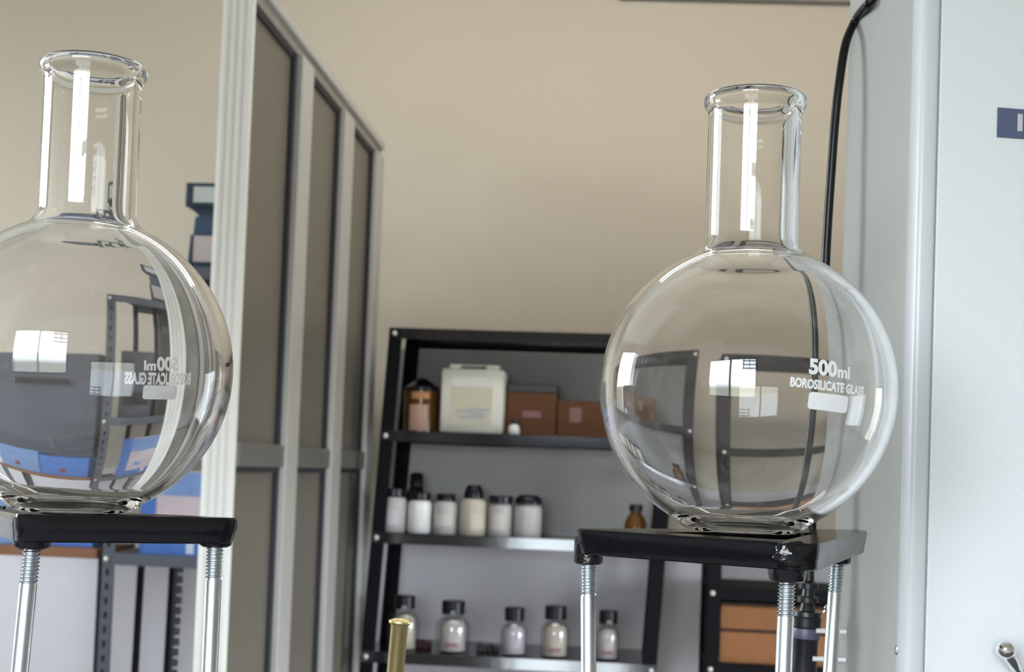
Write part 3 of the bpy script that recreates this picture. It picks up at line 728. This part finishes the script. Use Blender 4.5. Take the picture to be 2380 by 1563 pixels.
b = B(); lathe(b, [(.0315 * 0, 0)] and [(31.6 * px1, L - (1483 - 1314) * px1), (32.2 * px1, L - (1480 - 1314) * px1), (32.2 * px1, L - (1462 - 1314) * px1), (31.6 * px1, L - (1460 - 1314) * px1)], 28, axis_mtx(bot, top)); part('collar', b, mat('blue grey collar', (.09, .09, .14), .4, noise=(60, .2)), t, smooth=True)
for (xa, ya) in ((1896, 1467), (1888, 1532)):
    a = at_y(xa, ya, .645)
    e = on_side(1952, ya + 4); dd = (e - a).normalized()
    b = B(); rod(b, a, Vector((e.x, a.y + .0, a.z)) , .0012, 14); part('pin', b, mat('bright plated pin', (.9, .9, .9), .3, metal=.3, noise=(90, .03)), t, smooth=.6)
pq = at_y(1922, 1414, .65)
b = B(); lathe(b, [(0, .002), (.0011, .0012), (.0014, 0)], 14, axis_mtx(pq, pq - Vector((0, 1, 0)))); rod(b, pq, at_y(1895, 1444, .655), .0007, 8); part('retaining_screw', b, CHROME, t, smooth=True)
# post carrying the connector down to the bench
b = B(); rod(b, Vector((bot.x, bot.y, BZ)), bot, .0055, 20); part('stem', b, PLAST, t, smooth=.6)

# ------------------------------------------------------------------ brass tube
tp = at_y(930, 1441, .62); bt = at_y(919, 1563, .62); dirv = (bt - tp).normalized()
bot = tp + dirv * ((tp.z - BZ) / -dirv.z)
q = .62 / F
t = thing('brass_tube', 'brass tube with a flared rim in front of the black rack', 'tube', bot)
L = (tp - bot).length
b = B(); lathe(b, [(15 * q, L - .0004), (19 * q, L), (25 * q, L - .0005), (26 * q, L - 5 * q), (24 * q, L - 10 * q), (20 * q, L - 14 * q), (20 * q, .004), (16 * q, .004), (16 * q, L - 12 * q)], 40, axis_mtx(bot, tp), closed=True); part('pipe', b, BRASS, t, smooth=.9)
b = B(); lathe(b, [(0, 0), (.014, 0), (.014, .005), (0, .005)], 32, axis_mtx(bot, bot + Vector((0, 0, 1)))); part('foot', b, BRASS, t, smooth=.6)

# ------------------------------------------------------------------ tripod stands
def tri_plate(corners, rad, th, inner=.52, tilt=None):
    """rounded triangular ring; corners are world top points"""
    corners = [Vector(p) for p in corners]
    c = sum(corners, Vector()) / 3
    new = []
    for i in range(3):
        p = corners[i]; a_ = (corners[i - 1] - p).angle(corners[(i + 1) % 3] - p) / 2
        new.append(p + (p - c).normalized() * (rad / math.sin(a_) - rad) * .58)
    corners = new; c = sum(corners, Vector()) / 3
    def outline(scale_out, dz, rr, n=8, shrink=0):
        pts = []
        for i in range(3):
            p = Vector(corners[i]); a = Vector(corners[i - 1]); d = Vector(corners[(i + 1) % 3])
            p = c + (p - c) * scale_out; a = c + (a - c) * scale_out; d = c + (d - c) * scale_out
            da = (a - p).normalized(); dd = (d - p).normalized()
            ang = da.angle(dd); tl = rr / math.tan(ang / 2)
            p1 = p + da * tl; p2 = p + dd * tl
            bis = (da + dd).normalized(); cc = p + bis * (rr / math.sin(ang / 2))
            v1 = p1 - cc; v2 = p2 - cc; tot = v1.angle(v2)
            for k in range(n + 1):
                f = k / n
                v = (v1 * math.sin((1 - f) * tot) + v2 * math.sin(f * tot)) / math.sin(tot)
                pts.append(cc + v + Vector((0, 0, -dz)))
            # points along the edge to the next corner
            e1 = p2
            pn = c + (Vector(corners[(i + 1) % 3]) - c) * scale_out
            for k in range(1, 6):
                pts.append(None)
        # fill edge points
        out_ = []; N = len(pts); i = 0
        while i < N:
            if pts[i] is not None: out_.append(pts[i]); i += 1
            else:
                a = out_[-1]; j = i
                while pts[j % N] is None: j += 1
                d = pts[j % N]; m_ = j - i
                for k in range(1, m_ + 1): out_.append(a.lerp(d, k / (m_ + 1)))
                i = j
        return out_
    b = B()
    loops = [outline(inner, .0004, rad * .8), outline(.99, 0.0, rad), outline(1.0, .0009, rad), outline(.988, th * .55, rad), outline(.982, th * .60, rad), outline(.972, th * .95, rad), outline(.96, th, rad), outline(inner, th, rad * .8)]
    rings = [[b.verts.new(p) for p in L_] for L_ in loops]
    n = len(rings[0])
    for k in range(len(rings)):
        a, d = rings[k], rings[(k + 1) % len(rings)]
        for i in range(n): b.faces.new((a[i], a[(i + 1) % n], d[(i + 1) % n], d[i]))
    return b, c
def thread_leg(top, bot, r, n_turn=9, pitch=.00125):
    b = B(); d = (Vector(bot) - Vector(top)); L = d.length
    ax = axis_mtx(top, bot)
    lathe(b, [(0, L), (r, L), (r, n_turn * pitch + .0006), (r * .86, n_turn * pitch - .0002), (r * .84, -.004), (0, -.004)], 28, ax)
    # helical ridge
    seg = 24; rings = []
    N = int(n_turn * seg)
    for i in range(N + 1):
        a = 2 * math.pi * i / seg; z = i / seg * pitch
        ca, sa = math.cos(a), math.sin(a)
        rings.append([b.verts.new(ax @ Vector((rr * ca, rr * sa, z + dz))) for rr, dz in ((r * .8, -pitch * .48), (r * 1.06, -pitch * .06), (r * 1.06, pitch * .06), (r * .8, pitch * .48))])
    for a_, c_ in zip(rings, rings[1:]):
        for k in range(4): b.faces.new((a_[k], a_[(k + 1) % 4], c_[(k + 1) % 4], c_[k]))
    b.faces.new(rings[0]); b.faces.new(rings[-1])
    return b
def tripod(label, corners, th, legs, rad, boss, glint=None):
    c = sum((Vector(p) for p in corners), Vector()) / 3
    t = thing('tripod_stand', label, 'stand', (c.x, c.y, BZ))
    b, c = tri_plate(corners, rad, th)
    plate = part('top_plate', b, CAST, t, smooth=.6)
    for (top, low), bo in zip(legs, boss):
        top = Vector(top); low = Vector(low); d = (low - top).normalized()
        foot = top + d * ((top.z - BZ) / -d.z)
        b = thread_leg(top, foot, .00285); part('leg', b, ZINC, t, smooth=.7)
        # corner boss
        zp = c.z
        b = B(); h = bo[0]
        o_ = Vector((top.x, top.y, 0)) + (Vector((c.x, c.y, 0)) - Vector((top.x, top.y, 0))).normalized() * 0
        lathe(b, [(0, top.z), (bo[2] * .8, top.z), (bo[2], top.z + .0007), (bo[2] * .6 + bo[1] * .4, top.z + .003), (bo[1], top.z + h * .8), (bo[1], top.z + h), (0, top.z + h)], 28, Matrix.Translation(Vector((o_.x, o_.y, 0)))); part('leg_boss', b, CASTG, t, smooth=.7)
    return t
def drip(root, p, rx, ry, rz):
    b = B(); bmesh.ops.create_icosphere(b, subdivisions=4, radius=1)
    rnd = random.Random(5); dirs = [Vector((rnd.uniform(-1, 1), rnd.uniform(-1, .1), rnd.uniform(-1, 1))).normalized() for _ in range(26)]
    for v in b.verts:
        n = v.co.normalized(); k = sum(math.exp(-((n - d).length / .2) ** 2) for d in dirs)
        v.co = Vector((n.x * rx, n.y * ry, n.z * rz)) * (1 + .16 * min(k, 1.5)) + Vector(p)
    part('enamel_drip', b, CASTG, root, smooth=True, label='glossy lump of black enamel')
# right stand
Lc = at_y(1326, 1229, .505); Fc = at_y(1893, 1266, .4547); Rc = at_y(2010, 1232, .585)
def leg_at(pt, pb_, y, dy=0):
    return (at_y(*pt, y), at_y(*pb_, y + dy))
tR = tripod('black triangular tripod stand under the right flask, zinc legs', [Lc, Fc, Rc], .0092,
       [leg_at((1367, 1312), (1368, 1563), .510), leg_at((1829, 1354), (1821, 1563), .469), leg_at((1945, 1312), (1929, 1563), .566)], .006,
       [(.0100, .0054, .0054), (.0112, .0072, .0060), (.0085, .0062, .0056)])
# left stand
Al = at_y(46, 1196, .452); Bl = at_y(570, 1205, .487); Cl = at_y(-45, 1178, .56)
tL = tripod('black triangular tripod stand under the left flask, zinc legs', [Al, Cl, Bl], .0092,
       [leg_at((74, 1277), (46, 1563), .464), leg_at((-30, 1235), (-60, 1563), .54), leg_at((500, 1272), (487, 1563), .490)], .006,
       [(.0100, .0068, .0058), (.0100, .0066, .0056), (.0085, .0074, .0056)])

drip(tR, at_y(1842, 1292, .4590), .0058, .0026, .0048)
drip(tL, at_y(66, 1216, .4555), .0026, .0022, .0030)

# ------------------------------------------------------------------ flasks
R = .0525; ZC = .0505; HT = .1572; NR = .0166; RHO = .008
def flask_profile(Ro, off, t0):
    """outer (off=0) or inner profile from the bottom axis up"""
    r_s = Ro - off; nr = NR - off; rho = RHO + off
    pts = []
    zb = 0 if off == 0 else t0
    if off == 0:
        pts += [(0, .0006), (.010, .0004), (.0165, 0), (.0185, .0001), (.0203, .0007)]
        a_start = math.asin((.0042 - ZC) / r_s)
    else:
        pts += [(0, t0), (.010, t0), (.0145, t0), (.0175, t0 + .0004), (.0192, t0 + .0012)]
        a_start = math.asin((.0064 - ZC) / r_s)
    zf = math.sqrt((r_s + rho) ** 2 - (nr + rho) ** 2)
    a_end = math.asin(zf / (r_s + rho))
    N = 44
    for k in range(N + 1):
        a = a_start + (a_end - a_start) * k / N
        pts.append((r_s * math.cos(a), ZC + r_s * math.sin(a)))
    cr, cz = nr + rho, ZC + zf
    a0 = math.pi + a_end; a1 = math.pi
    for k in range(1, 11):
        a = a0 + (a1 - a0) * k / 10
        pts.append((cr + rho * math.cos(a), cz + rho * math.sin(a)))
    return pts
def make_flask(center_xy, zbase, label):
    t = thing('round_flask', label, 'flask', (center_xy[0], center_xy[1], zbase))
    o_ = flask_profile(R, 0, 0); i_ = flask_profile(R, .0026, .0036)
    lip = [(NR, HT - .0075), (NR + .0003, HT - .0058), (NR + .0014, HT - .0042), (NR + .0019, HT - .0028), (NR + .0018, HT - .0014), (NR + .0010, HT - .0004), (NR, HT), (NR - .0009, HT - .0005), (NR - .0017, HT - .002), (NR - .0022, HT - .0045), (NR - .0026, HT - .0075)]
    i_ = [(r_, z_) for r_, z_ in i_]
    prof = o_ + lip + list(reversed(i_))
    b = B(); lathe(b, prof, 144)
    body = link('glass_body', b, GLASS, t, True)
    return t
def sphere_hit(px, py, C, rad, far=False):
    d = ray(px, py); oc = EYE - C
    bq = d.dot(oc); cq = oc.dot(oc) - rad * rad
    disc = max(0, bq * bq - cq); s_ = -bq + (math.sqrt(disc) if far else -math.sqrt(disc))
    v = (EYE + d * s_ - C) / rad
    return math.atan2(v.y, v.x), math.asin(max(-1, min(1, v.z)))
RP = R + .00006
def wrap(bm, C0, lon0, lat0, rad=RP):
    for v in bm.verts:
        lat = lat0 + v.co.y / rad; lon = lon0 + v.co.x / (rad * math.cos(lat0))
        rr = rad + v.co.z
        v.co = Vector((rr * math.cos(lat) * math.cos(lon), rr * math.cos(lat) * math.sin(lon), ZC + rr * math.sin(lat)))
def text_bm(body, width, height, bold=0.0):
    cu = bpy.data.curves.new('print', 'FONT'); cu.body = body; cu.size = 1; cu.offset = bold; cu.resolution_u = 4
    ob = bpy.data.objects.new('print', cu); COL.objects.link(ob)
    dg = bpy.context.evaluated_depsgraph_get(); me = bpy.data.meshes.new_from_object(ob.evaluated_get(dg))
    bpy.data.objects.remove(ob)
    bm = B(); bm.from_mesh(me); bpy.data.meshes.remove(me)
    bmesh.ops.triangulate(bm, faces=bm.faces)
    xs = [v.co.x for v in bm.verts]; ys = [v.co.y for v in bm.verts]
    x0, x1, y0, y1 = min(xs), max(xs), min(ys), max(ys)
    for v in bm.verts: v.co = Vector(((v.co.x - (x0 + x1) / 2) / (x1 - x0) * width, (v.co.y - (y0 + y1) / 2) / (y1 - y0) * height, 0))
    bmesh.ops.subdivide_edges(bm, edges=[e for e in bm.edges if e.calc_length() > .0012], cuts=2, use_grid_fill=False)
    bmesh.ops.triangulate(bm, faces=bm.faces)
    return bm
def patch_bm(width, height, rc=.0008):
    bm = B(); nx, ny = 18, 8; g = []
    for j in range(ny + 1):
        y = -height / 2 + height * j / ny
        ex = 0
        dy = abs(y) - (height / 2 - rc)
        if dy > 0: ex = rc - math.sqrt(max(0, rc * rc - dy * dy))
        g.append([bm.verts.new((-(width / 2 - ex) + (width - 2 * ex) * i / nx, y, 0)) for i in range(nx + 1)])
    for j in range(ny):
        for i in range(nx): bm.faces.new((g[j][i], g[j][i + 1], g[j + 1][i + 1], g[j + 1][i]))
    return bm
def mark(flask, C, far, spec, turn=0):
    for kind, a, c, vt, vb, bold in spec:
        # a = px of the text start, c = px of its end (x,y), vt/vb = px of its top and bottom at the middle
        l0, t0_ = sphere_hit(*a, C, RP, far); l1, t1_ = sphere_hit(*c, C, RP, far)
        lm0, tt = sphere_hit(*vt, C, RP, far); lm1, tb = sphere_hit(*vb, C, RP, far)
        if l1 < l0 - math.pi: l1 += 2 * math.pi
        lat = (tt + tb) / 2; lon = (l0 + l1) / 2
        wdt = (l1 - l0) * math.cos(lat) * RP; hgt = abs(tt - tb) * RP
        bm = patch_bm(wdt, hgt) if kind is None else text_bm(kind, wdt, hgt, bold)
        bmesh.ops.rotate(bm, verts=bm.verts, cent=(0, 0, 0), matrix=Matrix.Rotation(math.radians(turn), 3, 'Z'))
        wrap(bm, C, lon, lat)
        o = link('write_on_patch' if kind is None else 'printed_marking', bm, PRINT, flask)
        o['label'] = 'white writing patch' if kind is None else 'white printed lettering'
# right flask
YR, YL = .4926, .479
cR = at_y(1735, 909, YR); zbR = cR.z - ZC
cL = at_y(185, 853, YL); zbL = cL.z - ZC
fR = make_flask((cR.x, cR.y), zbR, 'round glass flask on the right tripod, printing reads forwards')
fL = make_flask((cL.x, cL.y), zbL, 'round glass flask on the left tripod, printing seen mirrored')
CRv = Vector((cR.x, cR.y, zbR + ZC)); CLv = Vector((cL.x, cL.y, zbL + ZC))
mark(fR, CRv, False, [('500', (1880.5, 852), (1946, 862), (1914, 836), (1912, 874), .045), ('ml', (1947, 864), (1975.5, 868), (1962, 852), (1960, 880), .04),
                      ('BOROSILICATE GLASS', (1836.5, 888), (2008, 910), (1925, 886.5), (1923, 909.5), .045),
                      (None, (1878.5, 930), (1970.5, 938), (1926, 916), (1923, 956), 0)], -3.2)
mark(fL, CLv, True, [('500', (425, 848), (371, 848), (398, 829), (398, 864), .045), ('ml', (369, 852), (340, 852), (355, 838), (355, 862), .04),
                     ('BOROSILICATE GLASS', (455, 884), (293, 880), (374, 867), (374, 897), .045),
                     (None, (420, 915), (337, 915), (378, 898), (378, 932), 0)])
print('plate z', Lc.z, Fc.z, Rc.z, Al.z, Bl.z, Cl.z, 'flask', zbR, zbL)
print('cab rear px check', [round(x, 3) for x in cab(0, CDEP, 1.1)])
print('shelf z', zt, z1s, z3s, z4s, 'DADO ref', COOL_LIGHT_Z)
